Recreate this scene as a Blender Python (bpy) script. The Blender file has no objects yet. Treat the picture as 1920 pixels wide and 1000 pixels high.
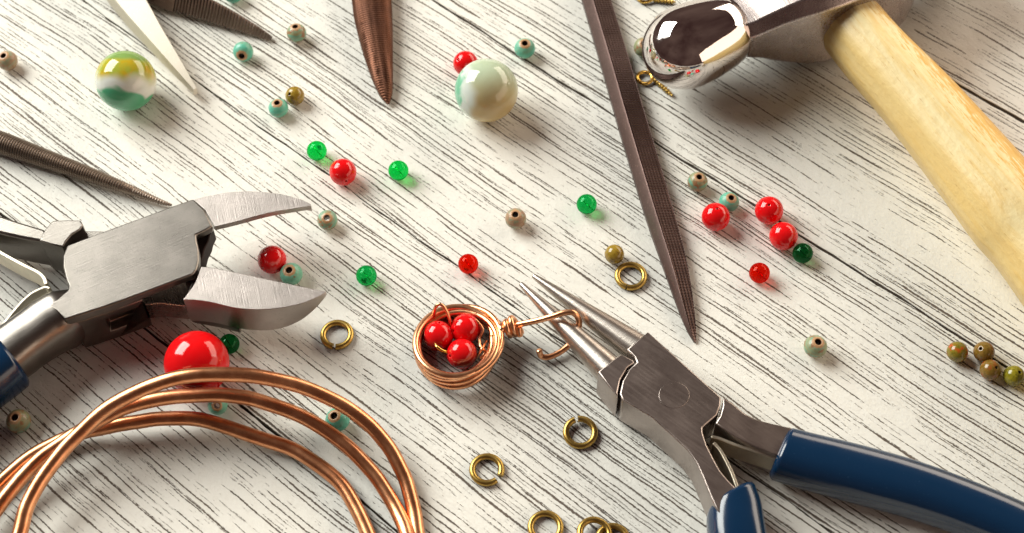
import bpy, math, random
from mathutils import Vector, Matrix
R = math.radians
random.seed(7)
scene = bpy.context.scene
COL = scene.collection
scene.unit_settings.system = 'METRIC'
scene.unit_settings.scale_length = 0.01          # one unit is one centimetre

# ------------------------------------------------------------------ camera
PITCH, DIST, FPX = R(58), 30.2, 2900.0
CAM = Vector((0, -DIST*math.cos(PITCH), DIST*math.sin(PITCH)))
FWD = Vector((0, math.cos(PITCH), -math.sin(PITCH)))
UPV = Vector((0, math.sin(PITCH), math.cos(PITCH)))
cd = bpy.data.cameras.new('camera'); cam = bpy.data.objects.new('camera', cd); COL.objects.link(cam)
cam.location = CAM; cam.rotation_euler = (math.pi/2-PITCH, 0, 0)
cd.sensor_width = 36; cd.lens = 36*FPX/1920
cd.clip_start = 0.5; cd.clip_end = 2000
cd.dof.use_dof = True; cd.dof.focus_distance = 29.0; cd.dof.aperture_fstop = 0.25
cd.dof.aperture_blades = 7
scene.camera = cam

# ------------------------------------------------------------------ light
w = bpy.data.worlds.new('World'); scene.world = w; w.use_nodes = True
bg = w.node_tree.nodes['Background']
bg.inputs['Color'].default_value = (1.0, 0.55, 0.47, 1); bg.inputs['Strength'].default_value = 0.085
_wn = w.node_tree.nodes; _wl = w.node_tree.links               # a dim brown room with soft unevenness
_tc = _wn.new('ShaderNodeTexCoord'); _no = _wn.new('ShaderNodeTexNoise'); _cr = _wn.new('ShaderNodeValToRGB')
_no.inputs['Scale'].default_value = 1.6; _no.inputs['Detail'].default_value = 3
_cr.color_ramp.elements[0].position = 0.30; _cr.color_ramp.elements[0].color = (0.55, 0.27, 0.24, 1)
_cr.color_ramp.elements[1].position = 0.72; _cr.color_ramp.elements[1].color = (1.55, 1.0, 0.82, 1)
_wl.new(_tc.outputs['Generated'], _no.inputs['Vector']); _wl.new(_no.outputs['Fac'], _cr.inputs['Fac']); _wl.new(_cr.outputs['Color'], bg.inputs['Color'])

def area(name, d, dist, sx, sy, power, col, aim=(0, 0, 0.3)):
    l = bpy.data.lights.new(name, 'AREA'); l.shape = 'RECTANGLE'; l.size = sx; l.size_y = sy
    l.energy = power; l.color = col
    o = bpy.data.objects.new(name, l); COL.objects.link(o)
    d = Vector(d).normalized(); o.location = Vector(aim)+d*dist
    o.rotation_euler = (-d).to_track_quat('-Z', 'Y').to_euler()
    return o
area('window_softbox', (-0.70, 0.47, 0.60), 120, 84, 70, 254000, (1.0, 1.0, 0.93))
area('side_reflector', (0.75, 0.62, 0.42), 120, 120, 50, 100000, (1.0, 0.86, 0.70))

area('added_side_fill', (0.88, -0.30, 0.26), 130, 170, 64, 70000, (1.0, 0.78, 0.60))  # added fill lamp with no known source, lifts the shadows
scene.view_settings.view_transform = 'Standard'; scene.view_settings.look = 'None'
scene.view_settings.exposure = 0.0; scene.view_settings.gamma = 1.0
scene.render.engine = 'CYCLES'
scene.cycles.max_bounces = 10; scene.cycles.transmission_bounces = 8
scene.cycles.caustics_refractive = True; scene.cycles.caustics_reflective = False
scene.cycles.sample_clamp_indirect = 6.0

# ------------------------------------------------------------------ placing helpers
def at(x, y, z=0.0):
    """the point at height z that the photograph shows at pixel x, y"""
    d = FWD + Vector((1, 0, 0))*((x-960)/FPX) + UPV*((500-y)/FPX)
    return CAM + d*((z-CAM.z)/d.z)
def px(x, y, z=0.0):
    """pixels per centimetre there"""
    return FPX/((at(x, y, z)-CAM).dot(FWD))
def link(o, parent=None):
    COL.objects.link(o)
    if parent is not None: o.parent = parent
    return o
def mk(name, verts, faces, mat, parent=None, origin=None, smooth=35):
    if parent is not None: org = Vector(parent.get('org', (0, 0, 0)))
    else: org = Vector(origin) if origin is not None else Vector((0, 0, 0))
    me = bpy.data.meshes.new(name)
    me.from_pydata([tuple(Vector(v)-org) for v in verts], [], faces)
    me.materials.append(mat); me.validate(); me.update()
    if smooth is not None:
        me.polygons.foreach_set('use_smooth', [True]*len(me.polygons))
        if smooth < 180: me.set_sharp_from_angle(angle=R(smooth))
    o = bpy.data.objects.new(name, me)
    if parent is None: o.location = org
    return link(o, parent)
def thing(name, loc, label, cat, group=None):
    o = bpy.data.objects.new(name, None); o.empty_display_size = 0.3
    o.location = loc; o['org'] = tuple(loc); link(o)
    return tag(o, label, cat, group)
def tag(o, label, cat, group=None):
    o['label'] = label; o['category'] = cat
    if group: o['group'] = group
    return o
def bevel(o, w=0.03, seg=2, ang=35):
    m = o.modifiers.new('bevel', 'BEVEL'); m.width = w; m.segments = seg
    m.limit_method = 'ANGLE'; m.angle_limit = R(ang); m.harden_normals = False
    return o
def catmull(P, n=8, closed=False):
    P = [tuple(p) for p in P]; out = []; N = len(P)
    rng = range(N) if closed else range(N-1)
    for i in rng:
        g = (lambda k: P[k % N]) if closed else (lambda k: P[max(0, min(N-1, k))])
        a, b, c, d = g(i-1), g(i), g(i+1), g(i+2)
        for j in range(n):
            t = j/n
            out.append(tuple(0.5*((2*b[k]) + (c[k]-a[k])*t + (2*a[k]-5*b[k]+4*c[k]-d[k])*t*t
                                  + (3*b[k]-a[k]-3*c[k]+d[k])*t**3) for k in range(len(b))))
    if not closed: out.append(P[-1])
    return out
def rings_mesh(rings, cap=True, closed=False):
    n = len(rings[0]); V = [v for r in rings for v in r]; F = []
    m = len(rings)
    for i in range(m if closed else m-1):
        a, b = i*n, ((i+1) % m)*n
        for j in range(n):
            k = (j+1) % n
            F.append((a+j, a+k, b+k, b+j))
    if cap and not closed:
        F.append(tuple(reversed(range(n)))); F.append(tuple((m-1)*n+j for j in range(n)))
    return V, F
def tube(name, P, rad, mat, parent=None, seg=14, origin=None, roundcap=True, closed=False, smooth=50):
    """round wire through the points P; rad is a number or one per point"""
    P = [Vector(p) for p in P]; N = len(P)
    rr = [rad]*N if not hasattr(rad, '__len__') else list(rad)
    T = []
    for i in range(N):
        if closed: t = P[(i+1) % N]-P[i-1]
        else: t = P[min(N-1, i+1)]-P[max(0, i-1)]
        T.append(t.normalized())
    nrm = T[0].orthogonal().normalized(); rings = []
    if roundcap and not closed:
        for k in (0.05, 0.55, 0.85):
            pass
    frames = []
    for i in range(N):
        nrm = (nrm - T[i]*nrm.dot(T[i])).normalized()
        frames.append((P[i], nrm.copy(), T[i].cross(nrm), rr[i]))
    def ring(p, a, b, r): return [p + a*(r*math.cos(2*math.pi*j/seg)) + b*(r*math.sin(2*math.pi*j/seg)) for j in range(seg)]
    if roundcap and not closed:
        p, a, b, r = frames[0]
        for k in (80, 55, 28): rings.append(ring(p-T[0]*(r*0.5*math.sin(R(k))), a, b, r*math.cos(R(k))))
    for f in frames: rings.append(ring(*f))
    if roundcap and not closed:
        p, a, b, r = frames[-1]
        for k in (28, 55, 80): rings.append(ring(p+T[-1]*(r*0.5*math.sin(R(k))), a, b, r*math.cos(R(k))))
    V, F = rings_mesh(rings, True, closed)
    return mk(name, V, F, mat, parent, origin, smooth)
def sweep(name, P, secs, mat, parent=None, origin=None, smooth=40, cap=True, skew=None):
    """sections given as (sideways, upward) lists, one per path point; up is world up"""
    P = [Vector(p) for p in P]; N = len(P); rings = []
    for i in range(N):
        t = (P[min(N-1, i+1)]-P[max(0, i-1)]); th = Vector((t.x, t.y, 0)).normalized()
        side = Vector((th.y, -th.x, 0)); up = side.cross(t.normalized()).normalized()
        sk = t.normalized()*(skew[i] if skew else 0)
        rings.append([P[i]+side*a+up*b+sk*a for a, b in secs[i]])
    V, F = rings_mesh(rings, cap)
    return mk(name, V, F, mat, parent, origin, smooth)
def loft(name, rings, mat, parent=None, origin=None, smooth=35, bev=0.03):
    V, F = rings_mesh(rings)
    o = mk(name, V, F, mat, parent, origin, smooth)
    if bev: bevel(o, bev)
    return o
def prism(name, pts, zt, zb, mat, parent=None, bev=0.03, smooth=35, zref=None):
    """pts = pixels of the upper outline (x, y[, zt[, zb]]); vertical walls down to zb"""
    top, bot = [], []
    for p in pts:
        a = p[2] if len(p) > 2 else zt; b = p[3] if len(p) > 3 else zb
        q = at(p[0], p[1], a if zref is None else zref); q.z = a; top.append(q); bot.append(Vector((q.x, q.y, b)))
    ar = sum(top[i].x*top[(i+1) % len(top)].y-top[(i+1) % len(top)].x*top[i].y for i in range(len(top)))
    if ar < 0: top.reverse(); bot.reverse()
    return loft(name, [bot, top], mat, parent, smooth=smooth, bev=bev)
def cut(o, cutter):
    m = o.modifiers.new('cut', 'BOOLEAN'); m.object = cutter; m.operation = 'DIFFERENCE'; m.solver = 'EXACT'
    o.modifiers.move(len(o.modifiers)-1, 0)
    bpy.context.view_layer.update()
    dg = bpy.context.evaluated_depsgraph_get()
    me = bpy.data.meshes.new_from_object(o.evaluated_get(dg))
    o.modifiers.clear(); o.data = me
    bpy.data.objects.remove(cutter)
    return o
def ribbon(name, pts, zt, zb, th, mat, parent):
    """leaf spring standing on edge along the pixels pts"""
    P = [at(x, y, zt) for x, y in pts]; N = len(P); A, B = [], []
    for i in range(N):
        t = P[min(N-1, i+1)]-P[max(0, i-1)]; t.z = 0; t.normalize(); s = Vector((t.y, -t.x, 0))*(th/2)
        A.append(P[i]+s); B.append(P[i]-s)
    rings = [[a, b, Vector((b.x, b.y, zb)), Vector((a.x, a.y, zb))] for a, b in zip(A, B)]
    V, F = rings_mesh(rings)
    return bevel(mk(name, V, F, mat, parent, smooth=40), 0.012)

# ------------------------------------------------------------------ node helpers
class NT:
    def __init__(s, name):
        s.m = bpy.data.materials.new(name); s.m.use_nodes = True
        s.t = s.m.node_tree; s.b = s.t.nodes['Principled BSDF']
    def n(s, typ, **kw):
        o = s.t.nodes.new(typ)
        for k, v in kw.items(): setattr(o, k, v)
        return o
    def put(s, sock, v):
        if isinstance(v, bpy.types.NodeSocket): s.t.links.new(v, sock)
        elif v is not None: sock.default_value = v
    def math(s, op, a, b=None, c=None, clamp=False):
        o = s.n('ShaderNodeMath', operation=op, use_clamp=clamp)
        for i, v in enumerate((a, b, c)): s.put(o.inputs[i], v)
        return o.outputs[0]
    def vec(s, x=0.0, y=0.0, z=0.0):
        o = s.n('ShaderNodeCombineXYZ')
        for i, v in enumerate((x, y, z)): s.put(o.inputs[i], v)
        return o.outputs[0]
    def sep(s, v):
        o = s.n('ShaderNodeSeparateXYZ'); s.put(o.inputs[0], v); return o.outputs
    def noise(s, v, scale=1.0, detail=2.0, rough=0.5, dist=0.0, col=False):
        o = s.n('ShaderNodeTexNoise'); s.put(o.inputs['Vector'], v); o.inputs['Scale'].default_value = scale
        o.inputs['Detail'].default_value = detail; o.inputs['Roughness'].default_value = rough
        o.inputs['Distortion'].default_value = dist
        return o.outputs['Color' if col else 'Fac']
    def white(s, v):
        o = s.n('ShaderNodeTexWhiteNoise', noise_dimensions='1D'); s.put(o.inputs['W'], v); return o.outputs['Value']
    def ramp(s, v, a, b, lo=0.0, hi=1.0, smooth=True):
        o = s.n('ShaderNodeMapRange', interpolation_type='SMOOTHSTEP' if smooth else 'LINEAR')
        for i, q in enumerate((v, a, b, lo, hi)): s.put(o.inputs[i], q)
        return o.outputs[0]
    def mix(s, f, a, b):
        o = s.n('ShaderNodeMix', data_type='RGBA'); s.put(o.inputs[0], f)
        for i, q in ((6, a), (7, b)):
            s.put(o.inputs[i], (*q, 1) if isinstance(q, tuple) and len(q) == 3 else q)
        return o.outputs[2]
    def bump(s, h, strength=0.3, dist=0.02, nrm=None):
        o = s.n('ShaderNodeBump'); o.inputs['Strength'].default_value = strength
        o.inputs['Distance'].default_value = dist; s.put(o.inputs['Height'], h)
        if nrm is not None: s.put(o.inputs['Normal'], nrm)
        return o.outputs[0]
    def set(s, **kw):
        for k, v in kw.items():
            k = k.replace('_', ' ')
            s.put(s.b.inputs[k], (*v, 1) if isinstance(v, tuple) and len(v) == 3 and 'Color' in k else v)
        return s.m
    def obj(s): return s.n('ShaderNodeTexCoord').outputs['Object']
    def pos(s): return s.n('ShaderNodeNewGeometry').outputs['Position']
    def vmath(s, op, a, b=None, scale=None):
        o = s.n('ShaderNodeVectorMath', operation=op); s.put(o.inputs[0], a)
        if b is not None: s.put(o.inputs[1], b)
        if scale is not None: s.put(o.inputs['Scale'], scale)
        return o.outputs['Value' if op in ('DOT_PRODUCT', 'LENGTH') else 'Vector']

GRAIN = R(-39.5)
GU = Vector((math.cos(GRAIN), math.sin(GRAIN), 0)); GV = Vector((-math.sin(GRAIN), math.cos(GRAIN), 0))

def wood_material():
    k = NT('whitewashed_wood'); P = k.obj()
    rnd = k.n('ShaderNodeObjectInfo').outputs['Random']
    s = k.sep(P); u0 = s[0]; v0 = s[1]
    u = k.math('ADD', u0, k.math('MULTIPLY', rnd, 137.0))
    # slow waves of the grain
    wv = k.noise(k.vec(k.math('MULTIPLY', u, 0.16), k.math('MULTIPLY', v0, 0.30), k.math('MULTIPLY', rnd, 9.0)), 1.0, 2.0)
    v = k.math('ADD', v0, k.math('MULTIPLY', k.math('SUBTRACT', wv, 0.5), 0.42))
    wv2 = k.noise(k.vec(k.math('MULTIPLY', u, 1.5), k.math('MULTIPLY', v0, 2.5), 3.0), 1.0, 3.0, 0.6)
    v = k.math('ADD', v, k.math('MULTIPLY', k.math('SUBTRACT', wv2, 0.5), 0.055))
    rag = k.noise(k.vec(k.math('MULTIPLY', u, 16.0), k.math('MULTIPLY', v0, 34.0), 5.0), 1.0, 4.0, 0.7)
    ragc = k.math('SUBTRACT', rag, 0.5)
    dens = k.noise(k.vec(k.math('MULTIPLY', u, 0.12), k.math('MULTIPLY', v0, 0.45), 8.0), 1.0, 2.0)
    def layer(F, fu, thr, soft, wmax, seed, edge=0.006, ragw=0.055):
        t = k.math('MULTIPLY', v, F); idn = k.math('FLOOR', t)
        fr = k.math('SUBTRACT', k.math('SUBTRACT', t, idn), 0.5)
        rn = k.white(k.math('ADD', idn, seed)); rn2 = k.white(k.math('ADD', idn, seed+91.7))
        d = k.math('ABSOLUTE', k.math('SUBTRACT', fr, k.math('MULTIPLY', k.math('SUBTRACT', rn, 0.5), 0.55)))
        d = k.math('DIVIDE', d, F)
        pn = k.noise(k.vec(k.math('ADD', k.math('MULTIPLY', u, fu), k.math('MULTIPLY', rn2, 300.0)), k.math('MULTIPLY', rn, 50.0), seed), 1.0, 3.0, 0.62)
        pn = k.math('ADD', pn, k.math('MULTIPLY', k.math('SUBTRACT', dens, 0.5), 0.45))
        pn = k.math('ADD', pn, k.math('MULTIPLY', k.math('SUBTRACT', rn2, 0.5), 0.12))
        wd = k.ramp(pn, thr, thr+soft, 0.0, 1.0, False)
        wd = k.math('MULTIPLY', wd, k.math('ADD', k.math('MULTIPLY', rn2, wmax*0.6), wmax*0.4))
        x = k.math('ADD', k.math('SUBTRACT', wd, d), k.math('MULTIPLY', ragc, ragw))
        x = k.math('MULTIPLY', k.ramp(x, 0.0, edge), k.ramp(wd, 0.0, wmax*0.1))
        return x
    a = layer(8.2, 0.62, 0.440, 0.09, 0.0175, 11.0, 0.007, 0.05)
    b = layer(3.3, 0.40, 0.490, 0.12, 0.026, 47.0, 0.007, 0.055)
    c = layer(13.0, 1.6, 0.505, 0.12, 0.012, 73.0)
    crack = k.math('MAXIMUM', a, k.math('MAXIMUM', b, k.math('MULTIPLY', c, 0.55)))
    crack = k.math('MAXIMUM', crack, k.ramp(s[2], -0.012, -0.026))   # bare dark edges of the planks
    # stray pits in the paint
    pit = k.noise(k.vec(k.math('MULTIPLY', u, 5.0), k.math('MULTIPLY', v0, 11.0), 21.0), 1.0, 5.0, 0.75)
    pit = k.ramp(pit, 0.70, 0.74)
    crack = k.math('MAXIMUM', crack, k.math('MULTIPLY', pit, 0.7))
    ghost = layer(8.5, 0.7, 0.47, 0.10, 0.035, 131.0, 0.05)
    fine = k.noise(k.vec(k.math('MULTIPLY', u, 14.0), k.math('MULTIPLY', v0, 18.0), 1.0), 1.0, 5.0, 0.65)
    blot = k.noise(k.vec(k.math('MULTIPLY', u, 0.5), k.math('MULTIPLY', v0, 0.9), 4.0), 1.0, 3.0)
    base = k.mix(blot, (0.80, 0.785, 0.72), (0.85, 0.84, 0.785))
    base = k.mix(k.math('MULTIPLY', ghost, 0.22), base, (0.50, 0.46, 0.39))
    base = k.mix(k.math('MULTIPLY', k.ramp(fine, 0.52, 0.72), 0.16), base, (0.52, 0.48, 0.42))
    tint = k.mix(k.noise(k.vec(u, k.math('MULTIPLY', v0, 3.0), 2.0), 1.5, 2.0), (0.030, 0.023, 0.019), (0.15, 0.10, 0.065))
    base = k.mix(k.math('MULTIPLY', crack, 0.93), base, tint)
    lump = k.noise(k.vec(k.math('MULTIPLY', u, 3.2), k.math('MULTIPLY', v0, 5.5), 6.0), 1.0, 3.0)
    h = k.math('SUBTRACT', k.math('ADD', k.math('MULTIPLY', fine, 0.30), k.math('MULTIPLY', lump, 0.5)), k.math('MULTIPLY', crack, 0.8))
    return k.set(Base_Color=base, Roughness=0.62, Specular_IOR_Level=0.25, Normal=k.bump(h, 0.9, 0.035))

def steel(name, col=(0.60, 0.56, 0.52), rough=0.36, ang=0.0, amt=0.25, f=26.0, anis=0.0, dark=0.0):
    k = NT(name); P = k.obj(); s = k.sep(P)
    c, n_ = math.cos(ang), math.sin(ang)
    a = k.math('ADD', k.math('MULTIPLY', s[0], c), k.math('MULTIPLY', s[1], n_))
    b = k.math('ADD', k.math('MULTIPLY', s[0], -n_), k.math('MULTIPLY', s[1], c))
    st = k.noise(k.vec(k.math('MULTIPLY', a, 1.6), k.math('MULTIPLY', b, f), k.math('MULTIPLY', s[2], f)), 1.0, 4.0, 0.6)
    bl = k.noise(P, 1.6, 4.0, 0.6)
    sp = k.noise(P, 22.0, 2.0, 0.5)
    base = k.mix(k.ramp(bl, 0.3, 0.75), tuple(x*0.86 for x in col), tuple(min(1, x*1.08) for x in col))
    base = k.mix(k.math('MULTIPLY', k.ramp(sp, 0.66, 0.72), 0.35), base, tuple(x*0.45 for x in col))
    rg = k.math('ADD', rough-0.10, k.math('ADD', k.math('MULTIPLY', st, 0.14), k.math('MULTIPLY', bl, 0.08)))
    return k.set(Base_Color=base, Metallic=1.0, Roughness=rg, Normal=k.bump(st, amt, 0.012))

def copper(name, lo, hi, rough=0.27):
    k = NT(name); P = k.obj()
    bl = k.noise(P, 2.2, 5.0, 0.65); sp = k.noise(P, 26.0, 3.0, 0.6)
    tn = k.noise(P, 0.9, 5.0, 0.7)
    base = k.mix(k.ramp(bl, 0.32, 0.70), lo, hi)
    base = k.mix(k.math('MULTIPLY', k.ramp(tn, 0.50, 0.66), 0.45), base, tuple(x*0.55 for x in lo))
    base = k.mix(k.math('MULTIPLY', k.ramp(sp, 0.60, 0.75), 0.45), base, tuple(x*0.45 for x in lo))
    rg = k.math('ADD', rough-0.06, k.math('MULTIPLY', bl, 0.16))
    return k.set(Base_Color=base, Metallic=1.0, Roughness=rg, Normal=k.bump(sp, 0.12, 0.01))

M = {}
M['wood'] = wood_material()
M['steel_a'] = steel('brushed_steel', (0.255, 0.235, 0.213), 0.30, R(28), 0.15, 44)
M['joint_dark'] = steel('shade_coloured_joint_steel', (0.035, 0.025, 0.023), 0.6, 0, 0.2, 20)  # near-black colour stands in for the shade inside the open joint
M['steel_blade'] = steel('ground_blade_steel', (0.52, 0.47, 0.44), 0.33, R(105), 0.22, 60)
M['steel_b'] = steel('dark_brushed_steel', (0.45, 0.39, 0.36), 0.32, R(-40), 0.18, 26)
M['steel_cone'] = steel('turned_steel', (0.56, 0.51, 0.46), 0.30, R(50), 0.16, 30)
M['spring'] = steel('spring_steel', (0.72, 0.66, 0.53), 0.40, 0, 0.35, 9)
def chrome():
    k = NT('polished_chrome'); P = k.obj(); a = k.noise(P, 1.6, 4.0, 0.6); b = k.noise(P, 24.0, 4.0, 0.7)
    rg = k.math('ADD', 0.025, k.math('ADD', k.ramp(a, 0.48, 0.75, 0.0, 0.11), k.ramp(b, 0.60, 0.75, 0.0, 0.12)))
    return k.set(Base_Color=k.mix(k.ramp(b, 0.62, 0.72), (0.76, 0.71, 0.69), (0.5, 0.44, 0.42)), Metallic=1.0, Roughness=rg, Normal=k.bump(a, 0.05, 0.05))
M['chrome'] = chrome()
M['satin'] = steel('satin_hammer_steel', (0.52, 0.45, 0.43), 0.26, R(-62), 0.20, 22)
M['coil'] = copper('copper_rod', (0.68, 0.28, 0.13), (0.88, 0.44, 0.23), 0.29)
M['nestwire'] = copper('bright_copper_wire', (0.88, 0.39, 0.19), (0.96, 0.53, 0.30), 0.27)
M['brass'] = copper('antique_brass', (0.42, 0.27, 0.065), (0.60, 0.41, 0.12), 0.33)
M['goldwire'] = copper('yellow_brass', (0.70, 0.42, 0.08), (0.85, 0.56, 0.16), 0.22)

def handle_plastic():
    k = NT('blue_dipped_plastic'); P = k.obj()
    sp = k.noise(P, 30.0, 2.0); bl = k.noise(P, 2.0, 3.0)
    c = k.mix(k.ramp(sp, 0.72, 0.76), (0.003, 0.024, 0.066), (0.03, 0.07, 0.14))
    return k.set(Base_Color=c, Roughness=k.math('ADD', 0.10, k.math('MULTIPLY', bl, 0.16)), Specular_IOR_Level=0.55,
                 Coat_Weight=0.2, Coat_Roughness=0.1, Normal=k.bump(bl, 0.05, 0.05))
M['blue'] = handle_plastic()

def handle_wood():
    k = NT('varnished_pale_wood'); P = k.obj()   # object x runs along the handle
    hdir = Vector((280, -460/.85, 0)).normalized(); o0 = at(1718, 189, 1.12)
    def loc(x, y, z):
        d = at(x, y, z)-o0; return Vector((d.dot(hdir), d.dot(Vector((-hdir.y, hdir.x, 0))), d.z))
    kn = loc(1878, 428, 1.85)
    dk = k.vmath('SUBTRACT', P, tuple(kn)); dks = k.sep(dk)
    dist = k.vmath('LENGTH', k.vec(k.math('MULTIPLY', dks[0], 0.7), dks[1], dks[2]))
    swirl = k.ramp(dist, 0.0, 0.75, 0.30, 0.0)
    s = k.sep(P); y = k.math('ADD', s[1], swirl)
    f1 = k.noise(k.vec(k.math('MULTIPLY', s[0], 0.8), k.math('MULTIPLY', y, 8.0), k.math('MULTIPLY', s[2], 8.0)), 1.0, 5.0, 0.62)
    f2 = k.noise(k.vec(k.math('MULTIPLY', s[0], 3.2), k.math('MULTIPLY', y, 20.0), k.math('MULTIPLY', s[2], 20.0)), 1.0, 4.0, 0.65)
    mot = k.noise(k.vec(k.math('MULTIPLY', s[0], 6.0), k.math('MULTIPLY', y, 7.0), k.math('MULTIPLY', s[2], 7.0)), 1.0, 4.0, 0.6)
    bl = k.noise(k.vec(k.math('MULTIPLY', s[0], 0.30), k.math('MULTIPLY', y, 1.3), k.math('MULTIPLY', s[2], 1.3)), 1.0, 4.0, 0.6)
    base = k.mix(k.ramp(f1, 0.36, 0.74), (0.87, 0.73, 0.40), (0.81, 0.58, 0.22))
    base = k.mix(k.math('MULTIPLY', k.ramp(mot, 0.45, 0.7), 0.35), base, (0.74, 0.55, 0.26))
    base = k.mix(k.math('MULTIPLY', k.ramp(bl, 0.52, 0.70), 0.35), base, (0.66, 0.38, 0.08))
    side = k.ramp(k.math('ADD', s[1], k.math('MULTIPLY', k.math('SUBTRACT', f2, 0.5), 2.2)), 0.10, 0.46)  # amber put into the colour for the handle's shaded right side
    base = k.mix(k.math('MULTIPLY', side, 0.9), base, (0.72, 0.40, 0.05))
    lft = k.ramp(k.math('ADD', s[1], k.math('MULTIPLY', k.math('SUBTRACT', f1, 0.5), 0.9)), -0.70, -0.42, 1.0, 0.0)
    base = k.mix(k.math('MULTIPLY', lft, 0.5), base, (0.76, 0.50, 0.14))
    base = k.mix(k.math('MULTIPLY', k.ramp(f2, 0.60, 0.74), 0.55), base, (0.50, 0.27, 0.07))
    ring = k.ramp(k.math('ADD', dist, k.math('MULTIPLY', mot, 0.25)), 0.16, 0.24, 1.0, 0.0)
    base = k.mix(k.math('MULTIPLY', ring, 0.75), base, (0.52, 0.27, 0.05))
    return k.set(Base_Color=base, Roughness=0.42, Specular_IOR_Level=0.35, Coat_Weight=0.15, Coat_Roughness=0.2,
                 Normal=k.bump(k.math('ADD', f1, k.math('ADD', k.math('MULTIPLY', f2, 0.5), k.math('MULTIPLY', mot, 0.8))), 0.45, 0.04))
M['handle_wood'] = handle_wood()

def file_mat(name, lo, hi, rough=0.5, met=0.9):
    k = NT(name); P = k.obj(); a = k.noise(P, 3.0, 4.0); b = k.noise(P, 30.0, 3.0)
    c = k.mix(a, lo, hi); c = k.mix(k.math('MULTIPLY', k.ramp(b, 0.6, 0.72), 0.5), c, tuple(min(1, x*2.2) for x in hi))
    return k.set(Base_Color=c, Metallic=met, Roughness=rough, Normal=k.bump(b, 0.25, 0.01))
M['file_dark'] = file_mat('dark_file_steel', (0.085, 0.056, 0.050), (0.14, 0.092, 0.082), 0.42)
M['file_copper'] = file_mat('coppery_file_steel', (0.10, 0.048, 0.034), (0.22, 0.095, 0.055), 0.52)
M['file_pale'] = file_mat('pale_grit_file', (0.78, 0.73, 0.62), (0.84, 0.80, 0.70), 0.55, 0.45)
M['file_brown'] = file_mat('dark_brown_file_steel', (0.12, 0.085, 0.07), (0.20, 0.15, 0.125), 0.42)
M['file_grey'] = file_mat('grey_brown_file_steel', (0.20, 0.155, 0.125), (0.30, 0.24, 0.195), 0.42)

def turquoise(name, body, band, rust, amt):
    k = NT(name); P = k.obj(); s = k.sep(P)
    r = k.math('SQRT', k.math('ADD', k.math('MULTIPLY', s[0], s[0]), k.math('MULTIPLY', s[1], s[1])))
    rnd = k.n('ShaderNodeObjectInfo').outputs['Random']
    Q = k.vmath('ADD', P, k.vec(k.math('MULTIPLY', rnd, 40.0), 0.0, 0.0))
    n1 = k.noise(Q, 1.6, 4.0, 0.6); n2 = k.noise(Q, 5.0, 3.0)
    bd = k.noise(k.vec(k.math('MULTIPLY', rnd, 31.0), 0.0, k.math('MULTIPLY', k.math('ADD', s[2], k.math('MULTIPLY', n1, 0.5)), 3.2)), 1.0, 3.0)
    c = k.mix(k.ramp(bd, 0.40, 0.62), body, band)
    c = k.mix(k.ramp(n1, 0.62-amt, 0.70-amt), c, rust)
    rim = k.ramp(k.math('ADD', r, k.math('MULTIPLY', n2, 0.22)), 0.62, 0.72, 1.0, 0.0)
    c = k.mix(rim, c, (0.50, 0.29, 0.15))
    bore = k.ramp(r, 0.27, 0.32, 1.0, 0.0)
    c = k.mix(bore, c, (0.05, 0.022, 0.012))
    return k.set(Base_Color=c, Roughness=0.30, Specular_IOR_Level=0.5, Normal=k.bump(n2, 0.15, 0.08))
M['turq'] = turquoise('turquoise_stone', (0.11, 0.48, 0.345), (0.18, 0.45, 0.31), (0.28, 0.18, 0.08), -0.02)
M['turq_mix'] = turquoise('rusty_turquoise_stone', (0.18, 0.40, 0.28), (0.32, 0.31, 0.16), (0.32, 0.17, 0.08), 0.10)
M['turq_brown'] = turquoise('brown_turquoise_stone', (0.28, 0.30, 0.19), (0.36, 0.24, 0.14), (0.36, 0.22, 0.13), 0.16)

def olive(name, a, b, c_):
    k = NT(name); P = k.obj(); rnd = k.n('ShaderNodeObjectInfo').outputs['Random']
    Q = k.vmath('ADD', P, k.vec(k.math('MULTIPLY', rnd, 40.0), 0.0, 0.0)); s = k.sep(P)
    r = k.math('SQRT', k.math('ADD', k.math('MULTIPLY', s[0], s[0]), k.math('MULTIPLY', s[1], s[1])))
    n1 = k.noise(Q, 1.5, 4.0, 0.6); n2 = k.noise(Q, 3.5, 4.0, 0.65)
    c = k.mix(k.ramp(n2, 0.35, 0.65), a, b); c = k.mix(k.ramp(n1, 0.50, 0.66), c, c_)
    c = k.mix(k.ramp(r, 0.13, 0.17, 1.0, 0.0), c, (0.04, 0.02, 0.01))
    return k.set(Base_Color=c, Roughness=0.16, Specular_IOR_Level=0.55)
M['olive'] = olive('olive_stone', (0.27, 0.17, 0.018), (0.38, 0.25, 0.035), (0.17, 0.10, 0.02))
M['olive_orange'] = olive('unakite_stone', (0.15, 0.13, 0.012), (0.26, 0.19, 0.02), (0.50, 0.08, 0.012))
M['olive_brown'] = olive('brown_unakite_stone', (0.17, 0.10, 0.014), (0.26, 0.15, 0.03), (0.30, 0.07, 0.015))
M['olive_green'] = olive('yellow_green_stone', (0.17, 0.15, 0.008), (0.32, 0.26, 0.02), (0.10, 0.09, 0.01))

def red():
    k = NT('red_coral_glass'); P = k.obj(); s = k.sep(P)
    r = k.math('SQRT', k.math('ADD', k.math('MULTIPLY', s[0], s[0]), k.math('MULTIPLY', s[1], s[1])))
    n = k.noise(P, 2.0, 2.0)
    c = k.mix(n, (0.74, 0.003, 0.006), (0.80, 0.010, 0.012))
    c = k.mix(k.ramp(r, 0.06, 0.10, 1.0, 0.0), c, (0.40, 0.0, 0.0))
    return k.set(Base_Color=c, Roughness=0.09, Specular_IOR_Level=0.5, Subsurface_Weight=0.25, Subsurface_Radius=(0.3, 0.02, 0.02), Subsurface_Scale=0.3)
M['red'] = red()

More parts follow.
